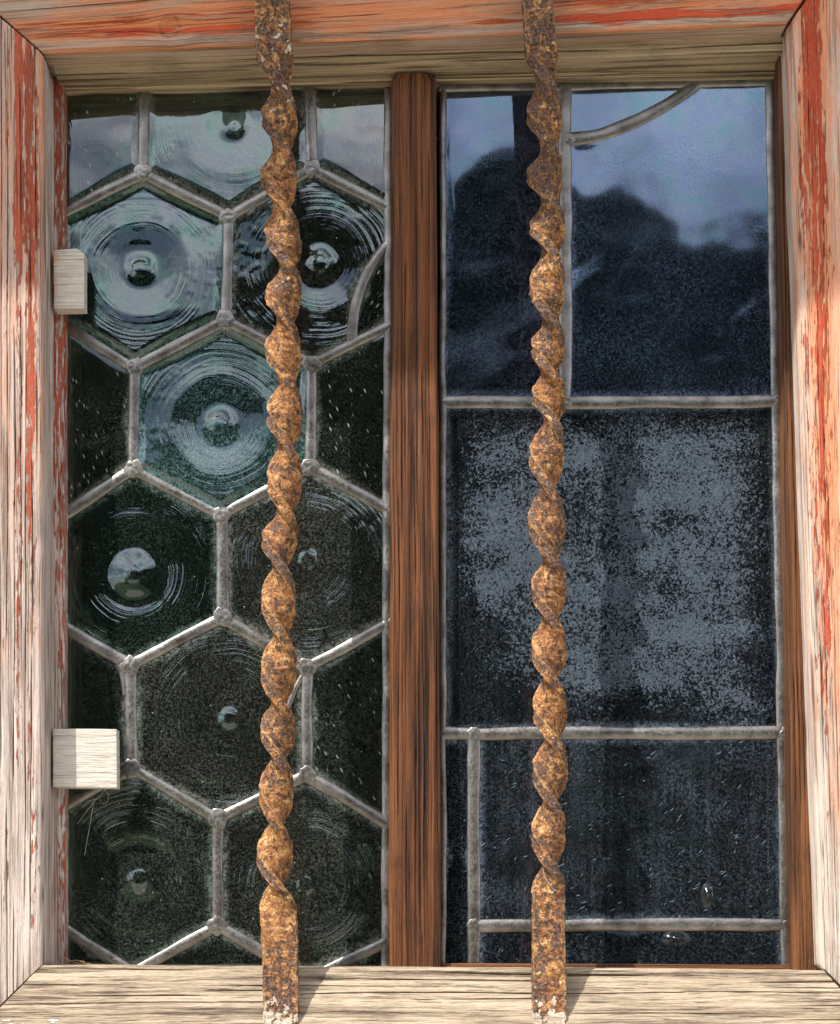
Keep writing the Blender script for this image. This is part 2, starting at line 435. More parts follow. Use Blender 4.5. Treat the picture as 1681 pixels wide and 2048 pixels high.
# ------------------------------------------------------------------ boards
def board(name, parent, mat, O0, O1, I0, I1, wo, wi, wb, r=.004, step=.0025, cross=.0008, amp=.0004, seed=1,
          fields=None, gx=8.0, gv=260.0, knot=None, wob=.0006, label=None, ro=None, sharp=50, grooves=None):
    """A plank whose front face runs from the outer edge O0-O1 to the inner edge I0-I1 (photo pixels at depth wo / wi), mitred or square by its corners."""
    Oa, Ob, Ia, Ib = P(*O0, wo), P(*O1, wo), P(*I0, wi), P(*I1, wi)
    L = np.linalg.norm((Ob + Ib - Oa - Ia) / 2)
    nu = max(8, int(L / step))
    t = np.linspace(0, 1, nu)[:, None, None]
    O = Oa + (Ob - Oa) * t; I = Ia + (Ib - Ia) * t              # nu,1,3
    W = np.linalg.norm((I - O)[nu // 2, 0])
    ro = r if ro is None else ro
    nf = max(4, int((W - r - ro) / cross))
    # stations: (f along O->I, depth behind the front plane)
    st = []
    nb = max(2, int((max(wo, 0.001) - wb) / .003))
    for k in range(nb): st.append((0.0, (wo - wb) - (wo - wb - ro) * k / nb))
    for a in np.linspace(0, math.pi / 2, 5): st.append((ro * (1 - math.cos(a)) / W, ro * (1 - math.sin(a))))
    for f in np.linspace(ro / W, 1 - r / W, nf)[1:-1]: st.append((f, 0.0))
    for a in np.linspace(0, math.pi / 2, 5): st.append((1 - r * (1 - math.sin(a)) / W, r * (1 - math.cos(a))))
    for k in range(1, nb + 1): st.append((1.0, r + (wi - wb - r) * k / nb))
    st = np.array(st)
    f = st[:, 0][None, :, None]; dep = st[:, 1][None, :]
    V = O + (I - O) * f
    V = V.copy()
    V[..., 1] += dep
    # edge wobble
    x_l = t[:, 0, :] * L
    per = np.concatenate([[0], np.cumsum(np.linalg.norm(np.diff(V[nu // 2], axis=0), axis=1))])[None, :]
    u = np.broadcast_to(x_l, V.shape[:2]); v = np.broadcast_to(per, V.shape[:2]).copy()
    N = grid_normals(V)
    mid = V[nu // 2, len(st) // 2]; 
    if N[nu // 2, len(st) // 2, 1] > 0: N = -N
    px, py = to_px(V)
    kn = np.zeros(V.shape[:2])
    if knot is not None:
        kx, ky, rx, ry = knot
        d2 = ((px - kx) / (rx * 2.2)) ** 2 + ((py - ky) / (ry * 2.2)) ** 2
        v = v + np.sign(py - ky) * -.004 * np.exp(-d2) * sstep(0, 14, np.abs(py - ky))
        dd = np.sqrt(((px - kx) / rx) ** 2 + ((py - ky) / ry) ** 2)
        kn = .22 * sstep(1.05, .8, dd) + .95 * gauss(dd + .12 * (vn(px * .15, py * .15, 3) - .5), 1.0, .08) * (.4 + .6 * vn(px * .2, py * .2, 8))
    g = .6 * fbm(u * gx, v * gv, seed, 2) + .4 * vn(u * gx * 2.5, v * gv * 2.3, seed + 5)
    big = fbm(u * 14, v * 30, seed + 9, 3)
    h = amp * 2 * (g - .5) + wob * 2 * (big - .5) - amp * .8 * sstep(.36, .22, g)
    gro = np.zeros(V.shape[:2]); lane = np.zeros(V.shape[:2])
    if grooves:
        sp_, wd_, dp_, pres_ = grooves
        rg = random.Random(seed)
        pos = 0.0; vmin, vmax = v.min(), v.max()
        pos = vmin; kk_ = 0
        while pos < vmax:
            pos += sp_ * rg.uniform(.55, 1.45); kk_ += 1
            line = pos + .0013 * (fbm(u * 9, u * 0 + kk_ * 3.1, seed + 40, 2) - .5) * 2 + .007 * (vn(u * 1.8, u * 0 + pos * 40, seed + 41) - .5)
            wl_ = wd_ * (.6 + .8 * vn(u * 30, u * 0 + kk_, seed + 42))
            on = sstep(1 - pres_ - .12, 1 - pres_ + .12, vn(u * 11, u * 0 + kk_ * 5.7, seed + 43))
            gro = np.maximum(gro, np.exp(-((v - line) / wl_) ** 2) * on)
            lane = np.where(v > line, kk_, lane)
        h = h - dp_ * gro
    if knot is not None: h = h + .0003 * np.clip(kn, 0, 1)
    V = V + N * h[..., None]
    at = {'grain': g, 'knot': np.clip(kn, 0, 1), 'groove': gro, 'lane': (vn(u * 14, lane * 7.31, seed + 50) - .5) if grooves else 0 * g}
    if fields:
        for k, q in fields(px, py, V).items(): at[k] = np.broadcast_to(q, px.shape)
    nv = len(st)
    caps = [list(range(nv)), [(nu - 1) * nv + j for j in range(nv - 1, -1, -1)]]
    q = grid_quads(nu, nv, True)
    # make sure the front faces the camera
    k0 = (nv // 2)
    a, b, c = V.reshape(-1, 3)[[k0, nv + k0, nv + k0 + 1]]
    if np.cross(b - a, c - a)[1] > 0:
        q = q[:, ::-1]
        caps = [c_[::-1] for c_ in caps]
    me = make_mesh(name, V, q, caps, uv=np.stack([u, v], -1), attrs=at, sharp=sharp)
    o = link(name, me, mat, parent)
    if label: o['label'] = label
    return o

frame = thing('window_frame', P(840, 2048, .03), 'old mitred wooden window frame with peeling red paint and bare weathered sill', 'window frame')

def f_left(px, py, V):
    T = np.interp(py, [0, 120, 420, 700, 1000, 1500, 1900], [.68, .70, .62, .50, .44, .38, .16])
    band = np.maximum.reduce([gauss(px, 38, 10) * .92, gauss(px, 63, 14), gauss(px, 14, 9) * .6, gauss(px, -25, 20) * .7])
    front = (V[:, :, 1] < -.040)
    p = T * band * front
    return {'paint': p + .18 * gauss(px, 48, 30) * sstep(1800, 900, py) * front, 'wash': (.42 * sstep(1800, 300, py) + .18) * front + .25 * gauss(px, 84, 6) * sstep(800, 200, py),
            'white': .06 * sstep(600, 1200, py) - .05}
board('side_board', frame, M['left'], (-72, -28), (-72, 2081), (87, 110), (87, 1926), .047, .047, -.01, r=.005, seed=3, fields=f_left, amp=.0005, gv=230, cross=.00045, grooves=(.0036, .00028, .0009, .5),
      label='left side board with vertical red paint streaks on grey wood')

def f_right(px, py, V):
    edge = np.interp(py, [48, 1938], [1572, 1645])
    a = px - edge
    T = np.interp(py, [0, 400, 560, 900, 1300, 1600, 1900], [.66, .70, .62, .54, .44, .22, .06])
    cen = np.interp(py, [0, 600, 1300, 1900], [48, 46, 34, 30])
    band = np.maximum(gauss(a, cen, 30), gauss(a, cen * .45, 10) * .7)
    front = V[:, :, 1] < -.03
    wash = np.interp(py, [0, 500, 900, 1300, 1700, 1930], [1.0, 1.05, .90, .72, .38, .05]) * np.maximum(gauss(a, 50, 46), .5)
    return {'paint': T * band * front, 'wash': wash * front, 'white': np.interp(py, [500, 1200, 1900], [-.1, .02, .18]) * sstep(-6, 10, a)}
board('side_board', frame, M['right'], (1772, -228), (1772, 2060), (1574, 56), (1643, 1931), .05, .04, -.01, r=.006, seed=11, fields=f_right, amp=.0005, gv=240, cross=.0005, grooves=(.0042, .00022, .0006, .32),
      label='right side board, orange red paint above fading to white wood below')

def f_top(px, py, V):
    e = np.interp(px, [86, 1572], [105, 47])
    a = e - py                                    # pixels above the lower edge
    wash = .70 - .45 * gauss(a, 12, 9) - .30 * gauss(a, 92, 10) * sstep(600, 100, px) + .1 * gauss(a, 50, 20)
    wash = wash - .25 * sstep(600, 1000, px) * gauss(a, 40, 20) - .35 * sstep(130, 60, px) * gauss(a, 80, 40)
    paint = .12 * gauss(a, 45, 40) + .42 * gauss(a, 34, 9) * sstep(900, 300, px) + .40 * gauss(a, 26, 12) * sstep(700, 1100, px) + .35 * gauss(a, 60, 9) * sstep(800, 1200, px) + .12
    front = V[:, :, 1] < -.0415
    return {'wash': np.where(front, wash, -.2), 'paint': paint * front}
board('top_board', frame, M['top'], (-72, -35), (1772, -242), (86, 105), (1572, 47), .045, .045, -.01, r=.002, seed=21, fields=f_top, amp=.0003, gv=200, cross=.0006, grooves=(.009, .0003, .0006, .25),
      knot=(340, 52, 20, 22), label='orange washed top board with a knot')

def f_sill(px, py, V):
    return {'white': -.25 + .40 * sstep(2015, 2055, py) + .35 * sstep(2010, 2040, py) * sstep(420, 50, px), 'wash': -.4 + 0 * px,
            'paint': -.5 + 0 * px}
board('sill_board', frame, M['sill'], (-82, 2100), (1775, 2084), (84, 1931), (1648, 1941), .076, .046, -.012, r=.002, seed=31, fields=f_sill, amp=.0006, gv=210, gx=5, cross=.0005, grooves=(.0046, .00032, .0009, .36),
      wob=.0009, label='bare weathered sill board with flaking whitewash along its front')

def f_k(px, py, V):
    return {'paint': -.5 + 0 * px, 'wash': -.5 + 0 * px, 'white': -.6 + 0 * px}
board('head_strip', frame, M['khaki'], (96, 88), (1578, 28), (112, 151), (1571, 101), .027, .027, -.01, r=.0012, seed=41, fields=f_k, amp=.0004, gv=190, gx=5, cross=.0005, grooves=(.0055, .0005, .0013, .6),
      label='bare tan stop strip under the top board')

def f_m(px, py, V):
    return {'paint': -.5 + 0 * px, 'wash': -.6 + 0 * px, 'white': -.32 + 0 * px}
mull = board('mullion', frame, M['brown'], (783, 146), (778, 1945), (873, 146), (883, 1945), .018, .018, -.012, r=.0025, seed=51, fields=f_m, amp=.0005, gv=260, gx=4, cross=.00045, grooves=(.0052, .0003, .0008, .4),
      label='dark brown oiled wooden mullion between the two casements')
# small chamfered top corners of the mullion
mv = np.zeros(len(mull.data.vertices) * 3, np.float32); mull.data.vertices.foreach_get('co', mv); mv = mv.reshape(-1, 3)
mpx, mpy = to_px(mv)
cut = np.maximum(0, 14 - (mpy - 146)); 
mid = 828
shrink = np.clip((45 - cut * .8) / 45, .3, 1)
front = mpy < 162
mv[front, 0] = (mv[front, 0] - P(mid, 0, .018)[0]) * shrink[front] + P(mid, 0, .018)[0]
mull.data.vertices.foreach_set('co', mv.ravel()); mull.data.update()

# ------------------------------------------------------------------ casements
left_case = thing('leaded_casement', P(455, 1935, 0), 'casement with hexagonal leaded bullseye panes left of the brown mullion', 'window')
right_case = thing('leaded_casement', P(1225, 1935, 0), 'casement with large rectangular leaded panes right of the brown mullion', 'window')

def f_ls(px, py, V):
    a = np.interp(py, [0, 600, 1200, 1900], [.62, .55, .45, .45])
    return {'paint': a - .55 * gauss(px, 110, 6) * sstep(900, 1500, py) * .4, 'wash': .3 + 0 * px, 'white': -.3 + 0 * px}
board('stile', left_case, M['left'], (80, 120), (82, 1950), (127, 120), (130, 1950), .014, .014, -.012, r=.002, seed=61, fields=f_ls, amp=.0003,
      label='narrow red painted stile')
board('top_rail', left_case, M['khaki'], (96, 120), (786, 118), (100, 180), (786, 164), .009, .009, -.012, r=.0012, seed=63, fields=f_k, amp=.0004, gv=200, gx=5, cross=.0005, grooves=(.004, .0004, .001, .6))
board('top_rail', right_case, M['khaki'], (870, 110), (1590, 90), (870, 161), (1590, 149), .009, .009, -.012, r=.0012, seed=65, fields=f_k, amp=.0004, gv=200, gx=5, cross=.0005, grooves=(.004, .0004, .001, .6))
board('rebate_strip', left_case, M['khaki'], (84, 120), (84, 1970), (150, 120), (153, 1970), -.006, -.006, -.03, r=.002, seed=71, fields=f_k, amp=.0003, gv=200, gx=4,
      label='tan wood strip showing through the glass edge')
def f_rs(px, py, V):
    return {'paint': -.5 + 0 * px, 'wash': -.55 + 0 * px, 'white': -.45 + 0 * px}
board('stile', right_case, M['brown2'], (1620, 90), (1690, 1950), (1557, 90), (1587, 1950), .020, .020, -.012, r=.002, seed=67, fields=f_rs, amp=.0003, cross=.0005, grooves=(.004, .0003, .0006, .5),
      label='brown stained stile showing as a wedge beside the right side board')
board('bottom_rail', right_case, M['brown2'], (884, 1968), (1600, 1968), (884, 1927), (1600, 1929), .009, .009, -.012, r=.001, seed=69, fields=f_rs, amp=.0002)

# ------------------------------------------------------------------ leads
def came(parent, pts, half=.0049, thick=.0030, name='lead_came', seed=0, closed=False):
    """An H-shaped lead strip swept along photo-pixel points on the glass plane."""
    pts = np.array([P(x, y, 0) for x, y in pts])
    if len(pts) > 2:                                     # smooth the bends
        tt = np.linspace(0, 1, len(pts)); q = np.linspace(0, 1, 40)
        dense = []
        for k in q:
            # Catmull-Rom
            s = k * (len(pts) - 1); i = min(int(s), len(pts) - 2); f = s - i
            p0, p1, p2, p3 = pts[max(i - 1, 0)], pts[i], pts[i + 1], pts[min(i + 2, len(pts) - 1)]
            dense.append(.5 * ((2 * p1) + (-p0 + p2) * f + (2 * p0 - 5 * p1 + 4 * p2 - p3) * f * f + (-p0 + 3 * p1 - 3 * p2 + p3) * f ** 3))
        pts = np.array(dense)
    seg = np.concatenate([[0], np.cumsum(np.linalg.norm(np.diff(pts, axis=0), axis=1))])
    L = seg[-1]; n = max(6, int(L / .003))
    s = np.linspace(0, L, n)
    C = np.stack([np.interp(s, seg, pts[:, k]) for k in range(3)], -1)
    T = np.gradient(C, axis=0); T /= np.linalg.norm(T, axis=1, keepdims=True)
    Nn = np.stack([-T[:, 2], 0 * T[:, 0], T[:, 0]], -1)
    C = C + Nn * ((vn(s * 30, s * 0, seed) - .5) * .0012)[:, None]
    prof = [(-1, 0), (-1, .45), (-.93, .62), (-.72, .80), (-.35, .95), (0, 1.0), (.35, .95), (.72, .80), (.93, .62), (1, .45), (1, 0), (.8, -.7), (-.8, -.7)]
    V = np.zeros((n, len(prof), 3))
    wv = 1 + (vn(s * 45, s * 0 + 7, seed + 3) - .5) * .16
    for j, (a, b) in enumerate(prof):
        dn = (vn(s * 90, s * 0 + j * .7, seed + 5) - .5) * .00035
        V[:, j] = C + Nn * (a * half * wv)[:, None]
        V[:, j, 1] -= b * thick + dn * (b > .2)
    nv = len(prof)
    q = grid_quads(n, nv, True)
    a_, b_, c_ = V.reshape(-1, 3)[[5, nv + 5, nv + 6]]
    if np.cross(b_ - a_, c_ - a_)[1] > 0: q = q[:, ::-1]
    me = make_mesh(name, V, q, [list(range(nv)), [(n - 1) * nv + j for j in range(nv - 1, -1, -1)]], sharp=60)
    return link(name, me, M['lead'], parent)

def solder(parent, x, y, r=.0072, seed=0):
    n, m = 9, 22
    a = np.linspace(0, math.pi / 2, n)[:, None]; p = np.linspace(0, 2 * math.pi, m, endpoint=False)[None, :]
    rr = r * (.80 + .42 * vn(np.cos(p) * 2.2 + 5, np.sin(p) * 2.2 + 5, seed))
    c = P(x, y, 0)
    V = np.zeros((n, m, 3))
    V[..., 0] = c[0] + np.cos(p) * np.sin(a) * rr
    V[..., 2] = c[2] + np.sin(p) * np.sin(a) * rr
    lump = (vn(V[..., 0] * 420, V[..., 2] * 500, seed + 2) - .5) * .0009
    V[..., 1] = -(.0021 + np.cos(a) ** .5 * .0013 + lump * .7 * np.cos(a))
    V[-1, :, 1] = -.0004
    q = grid_quads(n, m, True)
    a_, b_, c_ = V.reshape(-1, 3)[[3 * m + 3, 4 * m + 3, 4 * m + 4]]
    if np.cross(b_ - a_, c_ - a_)[1] > 0: q = q[:, ::-1]
    me = make_mesh('solder_joint', V, q, [list(range((n - 1) * m, n * m))], sharp=180)
    return link('solder_joint', me, M['lead'], parent)

X0, X1, Y0, Y1 = 116, 790, 160, 1962
J = dict(A=(287, 347), B=(457, 435), C=(625, 337), D=(452, 640), E=(270, 735), F=(625, 731), G=(268, 940), H=(620, 935), I=(443, 1031),
         J=(447, 1236), K=(262, 1331), L=(615, 1336), M=(265, 1537), N=(614, 1551), O=(437, 1638), Q=(435, 1851),
         At=(289, Y0), Ct=(622, Y0), Al=(X0, 434), Cr=(X1, 421), El=(X0, 643), Fr=(X1, 646), Gl=(X0, 1038), Hr=(X1, 1026),
         Kl=(X0, 1246), Lr=(X1, 1240), Ml=(X0, 1619), Nr=(X1, 1656), Sl=(X0, 1850), Sb=(285, 1955), Qb=(262, 1950), Qr=(615, 1955), Rr=(X1, 1876), Rb=(622, 1958))
segs = ['At A', 'A B', 'Ct C', 'B C', 'A Al', 'C Cr', 'B D', 'D E', 'D F', 'E El', 'F Fr', 'E G', 'F H', 'G Gl', 'G I', 'H I', 'H Hr', 'I J', 'J K', 'J L',
        'K Kl', 'L Lr', 'K M', 'L N', 'M Ml', 'M O', 'N O', 'N Nr', 'O Q', 'Q Qb', 'Q Qr', 'Sl Sb', 'Rr Rb']
for i, sg in enumerate(segs):
    a, b = sg.split()
    came(left_case, [J[a], J[b]], seed=i * 3 + 1, half=.0044 + .0005 * random.random())
for i, k in enumerate('ABCDEFGHIJKLMNOQ'):
    solder(left_case, *J[k], seed=i * 5, r=.0070 + .0012 * random.random())
came(left_case, [(779, Y0), (774, Y1)], half=.0042, seed=200)
came(left_case, [(X0 + 8, Y0), (X0 + 8, Y1)], half=.0042, seed=201)
came(left_case, [(X0, 172), (X1, 162)], half=.0045, seed=202)
ARC = [(784, 482), (757, 515), (733, 553), (715, 603), (707, 645), (704, 690)]
came(left_case, ARC, half=.0042, seed=210)
came(left_case, [(231, 1312), (246, 1345), (252, 1392)], half=.0026, thick=.0028, seed=211)
came(left_case, [(612, 1345), (592, 1378), (572, 1425)], half=.0024, thick=.0026, seed=212)

# right casement
came(right_case, [(886, 150), (886, 1960)], half=.0028, seed=220)
came(right_case, [(1541, 150), (1574, 1960)], half=.0046, seed=221)
came(right_case, [(880, 176), (1560, 163)], half=.0046, seed=222)
came(right_case, [(886, 806), (1558, 804)], half=.0052, seed=223)
came(right_case, [(886, 1468), (1572, 1467)], half=.0051, seed=224)
came(right_case, [(950, 1851), (1576, 1850)], half=.0050, seed=225)
came(right_case, [(1131, 165), (1130, 800)], half=.0053, seed=226)
came(right_case, [(948, 1470), (947, 1965)], half=.0051, seed=227)
ARC2 = [(1138, 281), (1195, 274), (1250, 254), (1300, 230), (1345, 203), (1380, 178), (1412, 152)]
came(right_case, ARC2, half=.0052, seed=228)
for i, (x, y) in enumerate([(1131, 806), (948, 1468), (948, 1851), (1138, 281), (1558, 804), (1571, 1467), (1575, 1850), (1408, 157)]):
    solder(right_case, x, y, seed=90 + i, r=.0052)

# ------------------------------------------------------------------ panes
def pane(parent, poly, mat, centre=None, relief=None, tilt=(0, 0), film=None, name='pane', n_r=46, n_a=180, label=None, thick=.0028, wave=.0):
    """A sheet of glass with real thickness; crown panes get the turned relief of the blown disc."""
    pp = np.array(poly, float)
    c = np.array(centre if centre is not None else pp.mean(0), float)
    inside = pp.mean(0)
    # is c a good star centre? use it only when it lies inside
    def edge_hit(cc, ang):
        d = np.array([math.cos(ang), math.sin(ang)]); best = None
        for i in range(len(pp)):
            a, b = pp[i], pp[(i + 1) % len(pp)]
            e = b - a; den = d[0] * e[1] - d[1] * e[0]
            if abs(den) < 1e-9: continue
            q = a - cc
            t = (q[0] * e[1] - q[1] * e[0]) / den; s = (q[0] * d[1] - q[1] * d[0]) / den
            if t > 0 and -1e-6 <= s <= 1 + 1e-6 and (best is None or t < best): best = t
        return best or 1.0
    corner = [math.atan2(*(p - c)[::-1]) for p in pp]
    angs = np.sort(np.concatenate([np.linspace(-math.pi, math.pi, n_a, endpoint=False), corner]))
    R = np.array([edge_hit(c, a) for a in angs]) - 3.0           # stops short of the came's heart
    tr = np.linspace(0, 1, n_r) ** .85
    X = c[0] + np.cos(angs)[None, :] * R[None, :] * tr[:, None]
    Y = c[1] + np.sin(angs)[None, :] * R[None, :] * tr[:, None]
    rmm = np.hypot(X - c[0], Y - c[1]) * S * 1000
    dist = R[None, :] * (1 - tr[:, None])
    edge = sstep(26, 6, dist) 
    h = np.zeros_like(X)
    if relief is not None:
        wob = 1 + .10 * (vn(np.cos(angs) * 1.5 + 3, np.sin(angs) * 1.5 + 3, int(c[0])) - .5)[None, :]
        h = relief(rmm * wob, angs[None, :]) / 1000
    h = h + wave * (fbm(X / 130, Y / 130, int(c[1]), 2) - .5)
    h = h + tilt[0] * (Y - c[1]) * S + tilt[1] * (X - c[0]) * S   # towards the viewer
    h = h * (1 - .75 * edge)
    nv = len(angs)
    F = np.zeros((n_r, nv, 3)); F[..., 0] = (X - CX) * S; F[..., 2] = (CY - Y) * S; F[..., 1] = -(thick / 2 + h)
    B = F.copy(); B[..., 1] = thick / 2 - .15 * h
    # front centre -> rim -> back rim -> back centre
    V = np.concatenate([F[1:], B[:0:-1]], 0)
    nu = V.shape[0]
    at_edge = np.concatenate([edge[1:], edge[:0:-1]], 0)
    fl = film(X, Y) if film is not None else np.full_like(X, .0)
    at_f = np.concatenate([fl[1:], fl[:0:-1]], 0)
    q = grid_quads(nu, nv, True)
    a_, b_, c_ = V.reshape(-1, 3)[[10 * nv + 3, 11 * nv + 3, 11 * nv + 4]]
    flip = np.cross(b_ - a_, c_ - a_)[1] > 0
    caps = [list(range(nv)), [(nu - 1) * nv + j for j in range(nv - 1, -1, -1)]]
    if flip:
        q = q[:, ::-1]; caps = [caps[0][::-1], caps[1][::-1]]
    me = make_mesh(name, V, q, caps, attrs={'edge': at_edge, 'film': at_f}, sharp=50)
    o = link(name, me, mat, parent)
    me.materials.append(M['back_glass'])
    mi = np.zeros(len(me.polygons), np.int32); mi[(n_r - 1) * nv:(nu - 1) * nv] = 1; mi[-1] = 1
    me.polygons.foreach_set('material_index', mi)
    if label: o['label'] = label
    return o

def crown(boss=2.4, bw=8.0, dish=1.2, dr=26.0, dw=11.0, lens=.0, k=1.0, rim=40.0, rimh=.5, ph=0.0):
    k0 = k
    def f(r, a):
        h = boss * np.exp(-(r / bw) ** 2) - dish * np.exp(-((r - dr * .55) / dw) ** 2)
        h = h + rimh * np.exp(-((r - rim) / 7.0) ** 2)
        h = h + lens * (r / 40) ** 2
        an = .15 + 1.7 * sstep(.35, .75, vn(np.cos(a) * 1.7 + 4 + r * .02, np.sin(a) * 1.7 + 4 + ph, 7))
        k = k0 * an
        h = h + k * .030 * np.sin(r * 1.15 + ph + a * .25) * sstep(24, 48, r) + k * .020 * np.sin(r * 2.1 + ph * 2 - a * .3) * sstep(30, 55, r)
        h = h + .35 * np.exp(-((r - 5) / 1.6) ** 2) + (.9 * np.exp(-(r / 3.5) ** 2) if bw > 11 else 0)
        return h
    return f

def pj(*ks): return [J[k] if isinstance(k, str) else k for k in ks]
def gm(name, **kw): return glass_mat(name, **kw)
GREEN = (.60, .78, .68)
flatk = dict(tint=GREEN, specks=.8, film=.035, filmcol=(.38, .47, .41))
# plain border panes
pane(left_case, [(X0, Y0), J['At'], J['A'], J['Al']], gm('glass_streaked', streaks=.8, streak_rot=.45, seed=1.0, **flatk), label='clear corner pane with slanting scratches', wave=.0008, tilt=(.03, 0))
pane(left_case, [J['Ct'], (X1, Y0), J['Cr'], J['C']], gm('glass_streaked', streaks=.8, streak_rot=-.5, seed=2.0, **flatk), wave=.0010, tilt=(.02, 0))
pane(left_case, pj('El', 'E', 'G', 'Gl'), gm('glass_streaked', streaks=.5, streak_rot=.3, seed=3.0, smear=.2, **flatk), wave=.003)
pane(left_case, pj('F', 'Fr', 'Hr', 'H'), gm('glass_streaked', streaks=1.0, streak_rot=.45, seed=4.0, **flatk), wave=.003, label='dark border pane covered in slanting white scratches')
pane(left_case, pj('Kl', 'K', 'M', 'Ml'), gm('glass_plain', seed=5.0, **flatk), wave=.002)
pane(left_case, pj('L', 'Lr', 'Nr', 'N'), gm('glass_streaked', streaks=.5, streak_rot=.5, seed=6.0, **flatk), wave=.002)
pane(left_case, [J['Q'], J['Qr'], J['Qb']], gm('glass_plain', seed=7.0, **flatk))
pane(left_case, [J['Sl'], J['Sb'], (X0, 1962)], gm('glass_plain', seed=8.0, **flatk))
pane(left_case, [J['Rr'], (X1, 1962), J['Rb']], gm('glass_plain', seed=9.0, **flatk))
# crown glass
def crown_pane(keys, c, seed, rel, tilt=(0, 0), label=None, ring=1.0, film=.03, tint=GREEN, specks=1.0, poly=None, **kw):
    m = gm('crown_glass', centre=P(*c), ring=ring, film=film, tint=tint, seed=seed, specks=specks, wav=.2, sheen=(.86, 1.0, 1.0), **kw)
    return pane(left_case, poly or pj(*keys), m, centre=c, relief=rel, tilt=tilt, name='bullseye_pane', n_r=80, n_a=220, label=label)
crown_pane(('At', 'Ct', 'C', 'B', 'A'), (470, 255), 11, crown(1.0, 7, .5, 24, 10, k=.15, rimh=.1), tilt=(.04, 0), ring=.12, label='cut bullseye pane at the top of the casement', film=.05)
crown_pane(('A', 'B', 'D', 'E', 'El', 'Al'), (282, 540), 12, crown(2.0, 8, .8, 26, 12, k=.55, ph=0.6, rimh=.3), tilt=(.06, 0), ring=.35, filmcol=(.22, .42, .40), label='bullseye pane mirroring the sky beside the small wooden block')  # teal of the reflection is put into the film colour
main = pj('B', 'C', 'Cr') + [ARC[0]] + [(x - 4, y) for x, y in ARC[1:]] + pj('F', 'D')
crown_pane(None, (640, 530), 13, crown(2.6, 10, .8, 26, 12, k=.8, ph=1.9, rimh=.3), tilt=(.008, 0), ring=.5, poly=main, label='bullseye pane mended with a curved lead strip')
pane(left_case, [(x + 4, y) for x, y in ARC[1:]][::-1] + [(X1, 486), J['Fr']], gm('glass_streaked', streaks=.8, streak_rot=-.6, seed=14.0, **flatk), label='sliver of scratched glass behind the curved mending lead')
crown_pane(('E', 'D', 'F', 'H', 'I', 'G'), (440, 850), 15, crown(1.8, 9, 1.2, 28, 13, k=.6, rimh=.4), tilt=(.07, -.01), tint=(.45, .72, .74), film=.13, filmcol=(.20, .40, .42), ring=.4, label='blue green bullseye pane in the middle row')  # mirrored teal is painted in through the film colour
crown_pane(('G', 'I', 'J', 'K', 'Kl', 'Gl'), (268, 1150), 16, crown(2.6, 13, 1.6, 42, 8, k=.5, ph=3.2, rimh=.5, rim=44), ring=.5, filmcol=(.26, .42, .36), label='bullseye pane with a ring shaped glass knob')  # reflected teal is mixed into the colour of this film
crown_pane(('I', 'H', 'Hr', 'Lr', 'L', 'J'), (617, 1120), 17, crown(1.4, 7, .7, 26, 12, k=1.2), film=.06, ring=.9, label='dusty bullseye pane with many fine rings')
crown_pane(('K', 'J', 'L', 'N', 'O', 'M'), (460, 1437), 18, crown(2.0, 7, .8, 26, 12, k=.8), film=.05, ring=.7, label='dark bullseye pane beside the larger wooden block')
crown_pane(('M', 'O', 'Q', 'Qb', (116, 1862), 'Ml'), (280, 1757), 19, crown(1.6, 8.5, 1.0, 42, 9, k=.5, ph=2), film=.05, filmcol=(.34, .45, .39), ring=.7, label='bullseye pane above the left end of the sill')
crown_pane(('O', 'N', 'Nr', 'Rr', 'Qr', 'Q'), (612, 1770), 20, crown(1.0, 7, .5, 26, 12, k=.7), film=.05, ring=.7, label='bullseye pane low against the mullion')

# right hand panes
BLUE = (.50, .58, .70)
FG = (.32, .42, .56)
pane(right_case, [(886, 150), (1131, 150), (1131, 805), (886, 805)], gm('window_glass', tint=BLUE, film=.045, filmcol=(.26, .37, .60), smear=.25, specks=.35, fibres=.0, seed=31, grough=.035, ior=2.4, sheen=(.56, .73, 1.0), wav=.06), wave=.0005, tilt=(.0, 0), label='tall narrow pane')  # blue sky haze is painted into the film colour
a2 = [(x, y) for x, y in ARC2]
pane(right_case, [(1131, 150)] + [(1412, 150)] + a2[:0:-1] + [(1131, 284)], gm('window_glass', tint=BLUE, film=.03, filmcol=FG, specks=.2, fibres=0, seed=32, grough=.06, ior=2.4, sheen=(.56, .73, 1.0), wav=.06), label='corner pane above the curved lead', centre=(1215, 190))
pane(right_case, [(1131, 284)] + a2[1:] + [(1545, 150), (1560, 804), (1131, 804)], gm('window_glass', tint=BLUE, film=.07, filmcol=(.24, .36, .62), smear=.75, specks=.3, fibres=0, seed=33, grough=.05, ior=2.4, sheen=(.56, .73, 1.0), wav=.06), centre=(1340, 520), wave=.0005, label='pane under the curved lead')  # blue haze and mirrored cloud wisps are painted into this film
def fm(X, Y):
    e = np.minimum.reduce([(X - 905) / 60, (1530 - X) / 70, (Y - 830) / 60, (1445 - Y) / 70])
    f = np.clip(e, -.6, 1)
    low = sstep(1150, 1420, Y) * sstep(1200, 950, X) * .8
    return .20 + .45 * f - low * .8 + .32 * (fbm(X / 90, Y / 70, 5, 4) - .5) * 2
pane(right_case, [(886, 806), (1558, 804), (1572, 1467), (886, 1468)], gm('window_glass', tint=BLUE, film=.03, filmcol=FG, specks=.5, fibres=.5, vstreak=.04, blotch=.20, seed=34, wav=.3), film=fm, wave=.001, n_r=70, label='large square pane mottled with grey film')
pane(right_case, [(886, 1468), (948, 1468), (948, 1962), (886, 1962)], gm('window_glass', tint=BLUE, film=.035, filmcol=FG, specks=.7, fibres=.8, seed=35, wav=.3), label='slim dusty pane')
